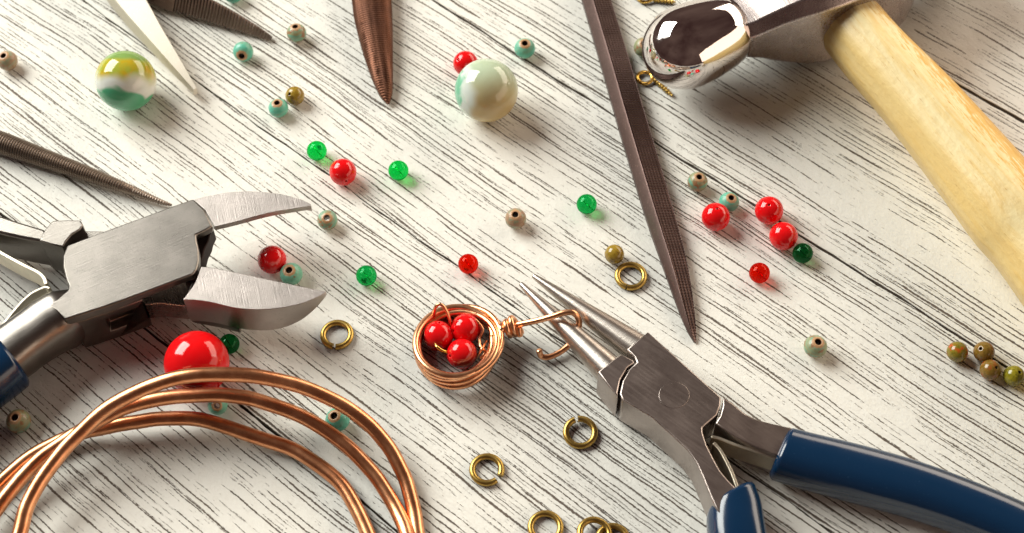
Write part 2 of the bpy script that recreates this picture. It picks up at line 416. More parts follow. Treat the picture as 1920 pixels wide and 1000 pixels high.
def glass(name, col, trans, body):
    k = NT(name)
    g = k.n('ShaderNodeBsdfGlass'); g.inputs['Color'].default_value = (*col, 1); g.inputs['IOR'].default_value = 1.5
    g.inputs['Roughness'].default_value = 0.02
    P = k.obj(); n = k.noise(P, 1.8, 3.0)
    k.set(Base_Color=k.mix(n, body, tuple(x*0.7 for x in body)), Roughness=0.06)
    tr = k.n('ShaderNodeBsdfTranslucent'); tr.inputs['Color'].default_value = (*body, 1)
    m1 = k.n('ShaderNodeMixShader'); m1.inputs[0].default_value = 0.5
    k.t.links.new(k.b.outputs[0], m1.inputs[1]); k.t.links.new(tr.outputs[0], m1.inputs[2])
    m2 = k.n('ShaderNodeMixShader'); m2.inputs[0].default_value = trans
    k.t.links.new(m1.outputs[0], m2.inputs[1]); k.t.links.new(g.outputs[0], m2.inputs[2])
    k.t.links.new(m2.outputs[0], k.t.nodes['Material Output'].inputs['Surface'])
    return k.m
M['green_bright'] = glass('bright_green_glass', (0.08, 0.92, 0.34), 0.72, (0.005, 0.52, 0.10))
M['green'] = glass('green_glass', (0.10, 0.80, 0.34), 0.72, (0.01, 0.34, 0.10))
M['green_dark'] = glass('dark_green_glass', (0.10, 0.55, 0.24), 0.72, (0.008, 0.10, 0.035))
M['red_glass'] = glass('clear_red_glass', (0.98, 0.10, 0.03), 0.70, (0.60, 0.012, 0.004))

def agate(kind):
    k = NT('banded_agate' if kind == 1 else 'milky_agate'); P = k.obj(); s = k.sep(P)
    n = k.noise(P, 1.1, 1.0, 0.4, 0.6); n2 = k.noise(P, 2.2, 2.0, 0.5, 0.8)
    if kind == 1:
        t = k.math('ADD', s[1], k.math('MULTIPLY', k.math('SUBTRACT', n, 0.5), 0.85))  # local y = up in the picture
        c = k.mix(k.ramp(t, -0.54, -0.40), (0.10, 0.42, 0.22), (0.70, 0.72, 0.66))
        olive_ = k.mix(k.ramp(n2, 0.4, 0.65), (0.38, 0.42, 0.05), (0.52, 0.37, 0.02))
        olive_ = k.mix(k.ramp(t, 0.55, 0.85), olive_, (0.22, 0.36, 0.10))
        c = k.mix(k.ramp(t, -0.22, 0.22), c, olive_)
    else:
        t = k.math('ADD', s[0], k.math('MULTIPLY', k.math('SUBTRACT', n, 0.5), 0.7))
        c = k.mix(k.ramp(s[1], -0.7, 0.6), (0.56, 0.43, 0.20), (0.47, 0.56, 0.40))
        c = k.mix(k.ramp(t, -0.62, -0.30), (0.68, 0.74, 0.68), c)
        g = k.ramp(k.math('ADD', s[0], k.math('MULTIPLY', n2, 0.7)), -0.48, -0.28, 1.0, 0.0)
        c = k.mix(k.math('MULTIPLY', g, 0.85), c, (0.10, 0.46, 0.26))
    return k.set(Base_Color=c, Roughness=0.07, Specular_IOR_Level=0.6, Subsurface_Weight=0.35,
                 Subsurface_Radius=(0.4, 0.4, 0.3), Subsurface_Scale=0.3)
M['agate_banded'] = agate(1); M['agate_milky'] = agate(2)

# ------------------------------------------------------------------ the table: white planks
table = bpy.data.objects.new('tabletop', None); table['org'] = (0, 0, 0); table['kind'] = 'structure'; COL.objects.link(table)
table.rotation_euler = (0, 0, GRAIN)
joints = [-44.5, -39.6, -34.7, -29.8, -25.0, -20.1, -15.2, -10.36, -5.52, -0.68, 4.2, 9.47, 14.4, 19.3, 24.2, 29.1, 34.0, 38.9, 43.8]
for i in range(len(joints)-1):
    g0 = {8: .011, 9: .003, 10: .014, 11: .028}.get(i, .02); g1 = {8: .011, 9: .003, 10: .014, 11: .028}.get(i+1, .02)
    v0, v1 = joints[i]+g0, joints[i+1]-g1
    nx = 400; x0, x1 = -52, 52; V = []; F = []
    def wob(x, s): return 0.012*math.sin(x*1.7+s)+0.010*math.sin(x*4.1+2*s)+0.006*math.sin(x*11.3+5*s)
    mid = (v0+v1)/2
    for q in range(nx+1):
        x = x0+(x1-x0)*q/nx
        a = v0+wob(x, i)-mid; b = v1+wob(x, i+0.6)-mid
        for yy, zz in ((a, -1.4), (a, -0.05), (a+0.016, 0.0), (b-0.016, 0.0), (b, -0.05), (b, -1.4)): V.append((x, yy, zz))
    for q in range(nx):
        for j in range(6):
            kk = (j+1) % 6; F.append((q*6+j, q*6+kk, q*6+6+kk, q*6+6+j))
    F.append(tuple(range(5, -1, -1))); F.append(tuple(nx*6+j for j in range(6)))
    me = bpy.data.meshes.new('plank'); me.from_pydata(V, [], F); me.materials.append(M['wood']); me.update()
    o = bpy.data.objects.new('plank', me); o.location = (0, mid, 0); link(o, table)
base_m = NT('dark_underboard').set(Base_Color=(0.05, 0.04, 0.035), Roughness=0.9)
V = [(-52, -44.4, z) for z in (-1.9, -1.402)]+[(52, -44.4, z) for z in (-1.9, -1.402)]+[(52, 43.7, z) for z in (-1.9, -1.402)]+[(-52, 43.7, z) for z in (-1.9, -1.402)]
mk('underboard', V, [(1, 3, 5, 7), (0, 6, 4, 2), (0, 2, 3, 1), (2, 4, 5, 3), (4, 6, 7, 5), (6, 0, 1, 7)], base_m, table, smooth=None)

# ------------------------------------------------------------------ beads
def bead_mesh(name, rb, flat, mat, nu=40):
    prof = []
    a0 = math.asin(rb)
    n = 26
    for i in range(n+1):
        a = a0*1.25+(math.pi-2.5*a0)*i/n
        r, z = math.sin(a), math.cos(a)
        prof.append((r, z*flat))
    zt = prof[0][1]
    prof = [(rb*1.0, 0.0), (rb, zt-0.10), (rb*1.08, zt-0.03)]+prof+[(rb*1.08, -zt+0.03), (rb, -zt+0.10)]
    m = len(prof); V = []; F = []
    for j in range(nu):
        t = 2*math.pi*j/nu
        for r, z in prof: V.append((r*math.cos(t), r*math.sin(t), z))
    for j in range(nu):
        jj = (j+1) % nu
        for i in range(m):
            ii = (i+1) % m; F.append((j*m+i, j*m+ii, jj*m+ii, jj*m+i))
    me = bpy.data.meshes.new(name); me.from_pydata(V, [], F); me.materials.append(mat); me.update()
    me.polygons.foreach_set('use_smooth', [True]*len(me.polygons)); return me
def ball_mesh(name, mat):
    V = []; F = []; nu, nv = 48, 28
    V.append((0, 0, 1))
    for i in range(1, nv):
        a = math.pi*i/nv
        for j in range(nu): V.append((math.sin(a)*math.cos(2*math.pi*j/nu), math.sin(a)*math.sin(2*math.pi*j/nu), math.cos(a)))
    V.append((0, 0, -1))
    for j in range(nu): F.append((0, 1+j, 1+(j+1) % nu))
    for i in range(nv-2):
        for j in range(nu):
            a = 1+i*nu; F.append((a+j, a+nu+j, a+nu+(j+1) % nu, a+(j+1) % nu))
    L = len(V)-1
    for j in range(nu): F.append((L, L-nu+(j+1) % nu, L-nu+j))
    me = bpy.data.meshes.new(name); me.from_pydata(V, [], F); me.materials.append(mat); me.update()
    me.polygons.foreach_set('use_smooth', [True]*len(me.polygons)); return me
def camdir(ox, oy):
    """world direction that shows at this offset (in radii, y down) from a ball's centre in the picture"""
    z = math.sqrt(max(0.02, 1-ox*ox-oy*oy))
    return (Vector((1, 0, 0))*ox + UPV*(-oy) - FWD*z).normalized()
meshes = {}
BEADS = []
def bead(x, y, d, mat, hole, label, cat, name, rb=0.10, flat=1.0, group=None, lift=0.0):
    key = (mat, rb, flat)
    if key not in meshes: meshes[key] = bead_mesh(name, rb, flat, M[mat])
    r = (d/2)/px(x, y, 0.2); c = at(x, y, r+lift); r = (d/2)/px(x, y, r+lift); c = at(x, y, r*0.995+lift)
    o = bpy.data.objects.new(name, meshes[key]); o.location = c; o.scale = (r, r, r)
    o.rotation_mode = 'QUATERNION'; o.rotation_quaternion = camdir(*hole).to_track_quat('Z', 'Y')
    link(o); tag(o, label, cat, group); BEADS.append((label, c, r)); return o
GT = 'turquoise stone beads scattered on the planks'
T = lambda x, y, d, m, h, l: bead(x, y, d, m, h, l, 'stone bead', 'turquoise_bead', 0.27, 0.93, GT)
T(14, 114, 38, 'turq_brown', (-0.2, -0.45), 'brownish green stone bead at the left edge above the ribbed round file')
T(456, 97, 38, 'turq', (-0.05, 0.62), 'bright turquoise stone bead under the dark file tip with its brown hole facing down')
T(556, 62, 37, 'turq_mix', (-0.05, -0.65), 'green stone bead with brown band just right of the dark file tip')
T(522, 203, 37, 'turq', (-0.05, -0.55), 'turquoise stone bead touching a small olive bead, upper left')
T(984, 91, 39, 'turq', (0.0, -0.45), 'turquoise stone bead standing alone right of the big milky agate ball')
T(614, 413, 38, 'turq_mix', (0.05, -0.22), 'pale green stone bead beside the tip of the upper cutter blade')
T(967, 410, 40, 'turq_brown', (-0.05, -0.4), 'brown stone bead standing alone in the middle of the boards')
T(1308, 341, 38, 'turq_mix', (0.1, -0.5), 'green stone bead on the dark plank joint right of the long black file')
T(1367, 379, 38, 'turq', (0.15, -0.45), 'turquoise stone bead tucked behind the red bead by the long black file')
T(546, 514, 43, 'turq', (-0.1, -0.4), 'turquoise stone bead behind the lower cutter blade touching a red bead')
T(1529, 650, 44, 'turq_mix', (0.12, -0.5), 'turquoise stone bead with rusty blotches alone right of the file point')
T(633, 787, 46, 'turq', (-0.25, -0.45), 'turquoise stone bead under the outer copper coil loop')
T(35, 790, 46, 'turq_mix', (-0.1, -0.45), 'dark stone bead in the shadow below the blue handle at the left edge')
T(408, 760, 37, 'turq', (0.1, 0.0), 'turquoise stone bead almost hidden beneath the copper coil')
T(1207, 89, 38, 'turq_mix', (0.0, -0.3), 'speckled stone bead peeping out behind the chrome hammer ball')
T(437, -12, 36, 'turq', (0.0, 0.2), 'turquoise stone bead cut off by the top edge beside the dark file')
GG = 'small clear green glass beads'
G = lambda x, y, d, m, l: bead(x, y, d, m, (0.5, 0.55), l, 'glass bead', 'green_glass_bead', 0.035, 1.0, GG)
G(594, 283, 37.5, 'green_bright', 'bright green glass bead touching an opaque red bead, upper left')
G(747, 320, 38, 'green_bright', 'bright green glass bead alone between the red bead and the brown stone bead')
G(1100, 383, 38, 'green', 'green glass bead alone left of the long black file')
G(687, 517, 39, 'green', 'green glass bead alone to the right of the cutter blade points')
G(1505, 475, 38, 'green_dark', 'dark green glass bead at the end of the row of two red beads')
G(430, 645, 38, 'green_dark', 'dark green glass bead behind the biggest red ball')
GR = 'opaque red beads'
Rd = lambda x, y, d, h, l: bead(x, y, d, 'red', h, l, 'red bead', 'red_bead', 0.065, 1.0, GR)
Rd(643, 323, 51, (0.3, 0.7), 'opaque red bead beside the bright green glass bead, upper left')
Rd(873, 119, 47, (-0.6, -0.2), 'opaque red bead half hidden behind the milky agate ball')
Rd(510, 487, 54, (-0.6, 0.6), 'opaque red bead between the open blades of the side cutter')
Rd(1342, 407, 53.5, (0.0, -0.55), 'opaque red bead in front of a turquoise bead, nearest the long black file')
Rd(1442, 395, 53.5, (-0.15, -0.35), 'upper of the two touching red beads right of the long file')
Rd(1469, 443, 53.5, (0.6, 0.5), 'lower of the two touching red beads, next to the dark green glass bead')
bead(369, 681, 122, 'red', (-0.6, 0.75), 'biggest glossy red ball, resting behind the copper coil', 'red bead', 'large_red_bead', 0.05)
GC = 'clear red glass beads'
bead(878, 495, 38, 'red_glass', (0.5, 0.6), 'small clear red glass bead above the copper wire nest', 'glass bead', 'red_glass_bead', 0.07, 1.0, GC)
bead(1424, 512, 39, 'red_glass', (0.5, 0.6), 'small clear red glass bead right of the long file, below the two red beads', 'glass bead', 'red_glass_bead', 0.07, 1.0, GC)
GO = 'small olive and brown stone beads'
O = lambda x, y, d, m, h, l: bead(x, y, d, m, h, l, 'stone bead', 'olive_bead', 0.13, 1.0, GO)
O(553, 180, 36, 'olive', (-0.45, -0.1), 'olive stone bead touching a turquoise bead, upper left')
O(1152, 477, 37, 'olive', (0.6, 0.7), 'olive stone bead touching a brass jump ring left of the long file')
O(1795, 660, 39.5, 'olive_orange', (0.7, 0.65), 'olive bead with an orange patch, leftmost of the cluster of four at the right edge')
O(1845, 660, 39.5, 'olive_brown', (-0.55, -0.35), 'brown olive bead with visible hole, top of the cluster of four')
O(1857, 694, 39.5, 'olive_brown', (0.3, -0.3), 'rusty brown bead, lowest left of the cluster of four')
O(1901, 705, 39.5, 'olive_green', (0.3, -0.4), 'yellow green bead at the right edge, last of the cluster of four')
for x, y, d, m, l, nm in ((236, 152, 113, 'agate_banded', 'glossy agate ball banded yellow, white and green, upper left', 'banded_agate_ball'),
                          (912, 170, 119, 'agate_milky', 'glossy milky pale green agate ball in front of a red bead', 'milky_agate_ball')):
    r = (d/2)/px(x, y, 0.6)
    o = bpy.data.objects.new(nm, ball_mesh(nm, M[m])); o.location = at(x, y, r*0.995); o.scale = (r, r, r)
    Z = -FWD; o.rotation_mode = 'QUATERNION'
    o.rotation_quaternion = Matrix(((1, 0, 0), tuple(UPV), tuple(Z))).transposed().to_quaternion()
    link(o); tag(o, l, 'agate ball', 'agate balls'); BEADS.append((l, o.location.copy(), r))

# ------------------------------------------------------------------ jump rings
def jump_ring(x, y, gap_dir, gap, label, tilt=(0, 0), lift=0.0, Rr=0.262, rr=0.060):
    n = 56; P = []
    for i in range(n+1):
        a = R(gap_dir)+R(gap)/2+(2*math.pi-R(gap))*i/n
        P.append(Vector((Rr*math.cos(a), Rr*math.sin(a), 0)))
    rot = Matrix.Rotation(tilt[0], 4, 'X') @ Matrix.Rotation(tilt[1], 4, 'Y')
    c = at(x, y, rr+lift); P = [rot @ p + c for p in P]
    o = tube('jump_ring', P, rr, M['brass'], None, 14, origin=c, roundcap=False)
    return tag(o, label, 'jump ring', 'antique brass jump rings')
jump_ring(1183, 518, 250, 3, 'closed brass jump ring below the olive bead, left of the long file')
jump_ring(632, 628, 262, 12, 'brass jump ring with a thin slit at the bottom, beside the cutter blade point')
jump_ring(1088, 811, 105, 13, 'brass jump ring with a slit at its top, left of the round nose pliers body', (0.10, 0.0), 0.02)
jump_ring(913, 881, -38, 26, 'brass jump ring opened wide at lower right, between coil and pliers')
jump_ring(1023, 989, 230, 4, 'brass jump ring cut by the bottom edge, left of the overlapping pair')
jump_ring(1115, 1001, 225, 4, 'upper brass ring of the overlapping pair at the bottom edge', (0.0, 0.13), 0.08)
jump_ring(1149, 1013, 250, 4, 'lower brass ring of the overlapping pair, mostly out of frame')

# ------------------------------------------------------------------ screw eyes
def screw_eye(cx, cy, sx, sy, ex, ey, label):
    c = at(cx, cy, 0.06); t = thing('screw_eye', (c.x, c.y, 0), label, 'screw eye', 'small brass screw eyes')
    s = at(sx, sy, 0.06); e = at(ex, ey, 0.06); d = (e-s).normalized()
    a0 = math.atan2(s.y-c.y, s.x-c.x); P = []
    for i in range(41):
        a = a0-R(25)+R(330)*i/40-R(330)
        P.append(c+Vector((0.155*math.cos(a), 0.155*math.sin(a), 0)))
    P.append(c+(s-c)*0.9+Vector((0, 0, 0.02))); P.append(s+d*0.06)
    tube('eye_loop', P, 0.04, M['goldwire'], t, 12)
    n = 70; L = (e-s).length; Q = []; rr = []
    for i in range(n+1):
        q = i/n; Q.append(s+d*L*q); rr.append((0.047+0.014*math.sin(q*L/0.075*2*math.pi))*(1-0.5*max(0, q-0.8)/0.2))
    tube('threaded_shank', Q, rr, M['brass'], t, 12)
screw_eye(1209, 146, 1228, 150, 1260, 179, 'small brass screw eye lying under the chrome hammer ball')
screw_eye(1209, -6, 1227, 0, 1266, 4, 'small brass screw eye at the top edge left of the hammer')

# ------------------------------------------------------------------ copper coil
A_ = [(22, 1060, .50), (37, 1000, .55), (56, 938, .65), (98, 870, .80), (150, 812, .98), (215, 757, 1.20), (300, 718, 1.38), (375, 703, 1.44), (470, 705, 1.30),
      (555, 722, 1.02), (620, 748, .80), (672, 780, .60), (715, 820, .42), (748, 872, .28), (770, 930, .18), (783, 1000, .14), (788, 1070, .14)]
B_ = [(-45, 1062, .30), (-30, 996, .32), (0, 946, .34), (37, 900, .40), (78, 858, .50), (125, 825, .58), (175, 795, .66), (230, 766, .74), (300, 748, .80), (375, 741, .80), (440, 743, .74),
      (500, 756, .64), (575, 786, .48), (650, 836, .34), (703, 892, .22), (740, 950, .16), (762, 1000, .24), (770, 1070, .42)]
C_ = [(-95, 1060, .20), (-50, 960, .20), (0, 906, .20), (50, 862, .20), (100, 833, .22), (150, 812, .26), (187, 804, .30), (250, 792, .34), (312, 785, .34), (385, 789, .32), (480, 820, .24),
      (555, 846, .18), (620, 890, .14), (655, 930, .14), (690, 1000, .14), (712, 1070, .14)]
def W3(L): return [at(x, y, z) for x, y, z in L]
A3, B3, C3 = W3(A_), W3(B_), W3(C_)
def under(p, q, depth, z0, z1, lift):
    """the part of a loop that runs out of the photograph, round the near side"""
    out = []; c = (p+q)/2; h = (p-q)/2
    for i in range(1, 8):
        a = math.pi*i/8
        v = c+h*math.cos(a)*(1+0.12*math.sin(a))+Vector((0, -depth*math.sin(a), 0)); v.z = z0+(z1-z0)*i/8+lift*math.sin(a); out.append(v)
    return out
path = A3+under(A3[-1], B3[0], 5.4, .14, .34, .02)+B3+under(B3[-1], C3[0], 5.0, .42, .20, .12)+C3+[C3[-1]+Vector((0.1, -1.2, 0)), C3[-1]+Vector((-0.3, -2.6, 0)), C3[-1]+Vector((-1.4, -3.9, .0))]
P = [Vector(p) for p in catmull(path, 8)]
P = [p+Vector((math.sin(i*.31)+math.sin(i*.83), math.cos(i*.37)+math.sin(i*.71), 0.4*math.sin(i*.53)))*0.0022 for i, p in enumerate(P)]
for p in P: p.z = max(p.z, 0.14)
co = at(400, 900, 0)
coil = tube('copper_wire_coil', P, 0.135, M['coil'], None, 20, origin=(co.x, co.y, 0))
tag(coil, 'thick copper wire wound into a loose coil of three loops, lower left', 'wire coil')
for l, c, r in BEADS:
    m = min((p-c).length for p in P)-r-0.135
    if m < 0.05: print('COIL-BEAD', l, round(m, 3))

# ------------------------------------------------------------------ wire nest pendant
nc = at(862, 645, 0.3)
nest = thing('wire_nest_pendant', (nc.x, nc.y, 0), 'coiled copper wire nest pendant holding three red beads, its tail hooked round the pliers', 'pendant')
rng = random.Random(3)
turns = 4; P = []; n = 64
off = [(rng.uniform(-.03, .03), rng.uniform(-.03, .03), rng.uniform(0, 6.28), rng.uniform(0, 6.28), rng.uniform(.025, .06)) for _ in range(turns+1)]
b0 = at(860, 654, 0.08); b1 = at(851, 636, 0.60)
for i in range(turns*n+1):
    q = i/n; k = int(min(q, turns-1e-6)); f = q-k; s = f*f*(3-2*f)
    o0, o1 = off[k], off[min(k+1, turns)]
    L = lambda j: o0[j]+(o1[j]-o0[j])*s
    a = 2*math.pi*q+R(10); g = q/turns
    rad = 0.79-0.045*g+L(4)*math.sin(2*a+L(2))
    z = 0.075+0.50*g+0.085*math.sin(a+L(3))*(0.4+g)
    c = b0.lerp(b1, g)
    P.append(Vector((c.x+L(0)+rad*math.cos(a), c.y+L(1)+rad*math.sin(a), max(0.06, z))))
tube('nest_coil', P, 0.066, M['nestwire'], nest, 12)
# an outer strand laid askew over the others
P = []
for i in range(2*n+30):
    a = 2*math.pi*i/n+R(40); g = i/(2*n)
    P.append(Vector((b0.x+0.02+(0.80-0.02*g)*math.cos(a), b0.y+0.02+(0.80-0.02*g)*math.sin(a), 0.22+0.10*math.sin(a-R(200))+0.26*g*(0.5+0.5*math.cos(a)))))
tube('nest_coil', P, 0.055, M['nestwire'], nest, 12)
me = bead_mesh('bead', 0.08, 1.0, M['red'])
for x, y, z, h in ((822, 630, .36, (.1, -.9)), (873, 617, .38, (-.8, .1)), (866, 664, .36, (-.75, .1))):
    o = bpy.data.objects.new('bead', me); c = at(x, y, z); r = 0.285
    o.location = c-Vector(nest['org']); o.scale = (r, r, r); o.rotation_mode = 'QUATERNION'
    o.rotation_quaternion = camdir(*h).to_track_quat('Z', 'Y'); link(o, nest)
def wire(name, L, r, mat, parent, seg=12, n=8):
    return tube(name, [Vector(p) for p in catmull(W3(L), n)], r, mat, parent, seg)
wire('binding_wire', [(817, 604, .20), (814, 590, .50), (816, 577, .74), (823, 571, .82), (831, 574, .80), (838, 585, .70), (843, 600, .56), (846, 616, .40)], 0.032, M['nestwire'], nest)
wire('binding_wire', [(817, 645, .50), (820, 651, .54), (830, 658, .50), (845, 662, .42)], 0.03, M['goldwire'], nest)
wire('binding_wire', [(892, 600, .55), (905, 618, .50), (899, 636, .40), (902, 652, .42), (910, 660, .35), (901, 672, .30)], 0.026, M['nestwire'], nest)
wire('binding_wire', [(912, 640, .30), (905, 652, .46), (898, 664, .36), (893, 672, .2)], 0.026, M['nestwire'], nest)
P = []
for i in range(n+20):
    a = 2*math.pi*i/n+R(60)
    P.append(Vector((b1.x+0.07+0.735*math.cos(a), b1.y-0.02+0.745*math.sin(a), 0.47+0.14*math.sin(a+R(150)))))
tube('nest_coil', P, 0.06, M['nestwire'], nest, 12)
# wraps round the tail
P = []; wa = at(942, 622, .34); wb = at(972, 608, .46); ax = (wb-wa).normalized(); e1 = ax.cross(Vector((0, 0, 1))).normalized(); e2 = e1.cross(ax)
for i in range(100):
    a = 2*math.pi*i/32; q = i/99
    rr = 0.145+0.02*math.sin(i*0.35)
    P.append(wa.lerp(wb, q)+e1*(rr*math.cos(a))+e2*(rr*math.sin(a)))
P = [Vector(p) for p in catmull([at(925, 640, .22), at(934, 628, .26)]+P[6::3]+[P[-1]+Vector((.02, -.1, -.12))], 4)]
tube('wire_wrap', P, 0.058, M['nestwire'], nest, 12)
wire('tail_wire', [(928, 626, .36), (950, 617, .40), (972, 609, .50), (1005, 602, .66), (1038, 593, .80), (1062, 586, .86), (1077, 588, .84), (1085, 600, .70), (1085, 616, .50),
                   (1078, 634, .28), (1064, 650, .16), (1046, 663, .12), (1028, 670, .12), (1015, 668, .14), (1011, 658, .28)], 0.058, M['nestwire'], nest)

# ------------------------------------------------------------------ round nose pliers
pb = at(1250, 740, 0)
pl = thing('round_nose_pliers', (pb.x, pb.y, 0), 'round nose pliers with blue dipped handles and two tapered steel jaws, lower right', 'pliers')
def cone(x0, y0, x1, y1, r0, r1, z0, z1):
    a, b = at(x0, y0, z0), at(x1, y1, z1); P = []; rr = []
    for i in range(41):
        q = i/40; P.append(a.lerp(b, q)); rr.append(r0+(r1-r0)*(q**0.92))
    return tube('jaw', P, rr, M['steel_cone'], pl, 36)
cone(1001, 518, 1216, 669, 0.050, 0.315, .52, .55)
cone(977, 533, 1162, 714, 0.050, 0.315, .52, .55)
prism('joint_half', [(1175, 655), (1215, 622), (1352, 745), (1351, 760), (1344, 778), (1322, 797), (1317, 802), (1318, 812), (1325, 834), (1337, 858), (1350, 882), (1365, 900), (1382, 917), (1390, 935),
                     (1350, 965), (1341, 950), (1330, 925), (1317, 893), (1306, 868), (1288, 843), (1258, 815), (1222, 782), (1167, 750), (1162, 738), (1167, 715), (1180, 692), (1194, 679), (1189, 668)],
      .95, .12, M['steel_b'], pl, 0.022)
prism('joint_half', [(1121, 697), (1164, 664), (1187, 675), (1190, 680), (1176, 689), (1163, 712), (1158, 736), (1159, 744), (1138, 720)],
      .945, .12, M['steel_b'], pl, 0.022)
prism('joint_half', [(1356, 746), (1372, 755), (1396, 775), (1420, 787), (1445, 794), (1500, 806, .86), (1500, 866, .86), (1449, 850), (1412, 836), (1380, 820), (1358, 805), (1341, 794), (1350, 780), (1355, 762)],
      .94, .14, M['steel_b'], pl, 0.022)
prism('rivet', [(1264+35*math.cos(R(a))*0.82, 741+30*math.sin(R(a))*0.82) for a in range(0, 360, 15)], .955, .90, M['steel_b'], pl, 0.004)
ribbon('leaf_spring', catmull([(1334, 818), (1350, 822), (1380, 834), (1415, 845), (1462, 860)], 5), .80, .30, .06, M['spring'], pl)
ribbon('leaf_spring', catmull([(1338, 830), (1350, 843), (1363, 866), (1375, 892), (1388, 930)], 5), .80, .30, .06, M['spring'], pl)
def superell(a, b, n=28, e=2.6):
    out = []
    for i in range(n):
        t = 2*math.pi*i/n; c, s = math.cos(t), math.sin(t)
        out.append((a*math.copysign(abs(c)**(2/e), c), b*math.copysign(abs(s)**(2/e), s)))
    return out
def grip(L, parent, name='handle_grip', skew=0.0):
    """L: pixel x, y, height of axis, half width, half height"""
    C = catmull([(*at(x, y, z), a, b) for x, y, z, a, b in L], 8)
    P = [Vector(c[:3]) for c in C]; secs = [superell(c[3], c[4]) for c in C]
    t = (P[1]-P[0]).normalized(); a0, b0 = C[0][3], C[0][4]
    pre = [(0.085, .80), (0.065, .90), (0.03, .97)]
    P = [P[0]-t*d for d, _ in pre]+P; secs = [superell(a0*f, b0*f) for _, f in pre]+secs
    sk = [skew*max(0, 1-i/14) for i in range(len(P))]
    return sweep(name, P, secs, M['blue'], parent, smooth=55, skew=sk)
grip([(1468, 852, .56, .47, .46), (1510, 864, .55, .485, .46), (1606, 889, .53, .50, .46), (1703, 916, .52, .49, .46), (1797, 948, .50, .47, .45), (1900, 990, .48, .46, .44), (2010, 1045, .47, .45, .43), (2140, 1130, .46, .43, .42)], pl, skew=-0.15)
grip([(1375, 936, .56, .40, .45), (1377, 957, .55, .47, .46), (1381, 1000, .54, .50, .47), (1395, 1080, .50, .50, .46), (1430, 1200, .48, .48, .45), (1490, 1350, .46, .45, .43)], pl, skew=0.5)

# ------------------------------------------------------------------ side cutter
pa = at(230, 590, 0)
sc_ = thing('side_cutting_pliers', (pa.x, pa.y, 0), 'large brushed steel side cutting pliers with open curved blades, left', 'pliers')
ZT = 1.25
f_ = lambda L: [(x, y, ZT, 1.06) for x, y in L]
face = [(126, 460), (200, 432)]+f_([(260, 410), (325, 386), (362, 373), (383, 393), (398, 424), (385, 432), (367, 440), (369, 452), (373, 470), (373, 490), (369, 504), (362, 514), (320, 530), (275, 547)])+[
        (200, 574), (150, 590), (121, 599), (105, 583), (88, 573), (108, 560), (128, 543), (129, 536), (124, 524), (118, 500), (118, 480)]
prism('joint_plate', face, ZT, 1.005, M['steel_a'], sc_, 0.028)
blk = prism('joint_side', [(131, 593.5), (150, 588), (200, 572), (262, 549.5), (240, 470), (150, 480), (135, 560)], 1.0, .06, M['steel_a'], sc_, 0.02, zref=ZT)
cutter = prism('cutter', [(186, 558), (250, 534), (266, 556), (240, 572), (212, 584), (188, 592)], .80, .36, M['steel_a'], None, 0, zref=ZT)
cut(blk, cutter)
prism('joint_core', [(252, 574), (300, 568), (346, 574), (360, 560), (366, 520), (366, 470), (250, 490), (190, 520), (190, 570)], .62, .10, M['satin'], sc_, 0.02)
prism('joint_web', [(366, 441), (384, 434), (400, 427), (394, 440), (391, 452), (384, 466), (380, 482), (374, 498), (366, 510), (340, 510), (340, 450)], 1.0, .60, M['joint_dark'], sc_, 0.02)
def blade1():
    edge_lo = catmull([(402, 425), (440, 416), (500, 400), (545, 392), (583, 386)], 4)
    edge_hi = catmull([(583, 383), (560, 373), (525, 364), (480, 359.5), (440, 360), (405, 365), (363, 374.5)], 4)
    pts = [(385, 394)]+edge_lo+edge_hi
    top = [at(p[0], p[1], ZT-0.02) for p in pts]; n1 = len(edge_lo)
    mid = [Vector((p.x, p.y, p.z-0.13)) for p in top]
    cen = at(470, 372, ZT); bot = []
    for i, p in enumerate(top):
        b = Vector((p.x, p.y, .78))
        if 1 <= i <= n1:
            j = 1-(i-1)/(n1-1)
            b += Vector((-0.02, 0.44, 0))*(0.35+0.65*j)*(1 if i < n1 else 0.2)
            b.z = .78+.25*(1-j)
        if i > n1: b.z = .78+.25*max(0, 1-(i-n1)/8)
        bot.append(b)
    return loft('blade', [bot, mid, top], M['steel_blade'], sc_, bev=0.010)
blade1()
def blade2():
    up = catmull([(377, 500), (404, 503), (470, 517), (540, 532), (612, 547)], 4)
    lo = catmull([(612, 548.5), (590, 560), (560, 571), (520, 578.5), (480, 580.5), (440, 577.5), (400, 568), (372, 563.5), (343, 562)], 4)
    lf = catmull([(343, 562), (356, 545), (367, 528), (377, 500)], 4)[1:-1]
    pts = []
    for p in up: q = max(0, (p[0]-480)/132); pts.append((p[0], p[1], ZT-.05, .48+.62*q**2.2))
    for p in lo[1:]: q = max(0, (p[0]-480)/132); pts.append((p[0], p[1], ZT-.05, .42+.68*q**2.2))
    for p in lf: pts.append((p[0], p[1], ZT-.05, .40))
    return prism('blade', pts, ZT-.05, .45, M['steel_blade'], sc_, 0.010)
blade2()
prism('blade_root', [(345, 563), (352, 566), (400, 575), (440, 585), (440, 560), (380, 530), (360, 530)], 1.02, .22, M['steel_a'], sc_, 0.02)
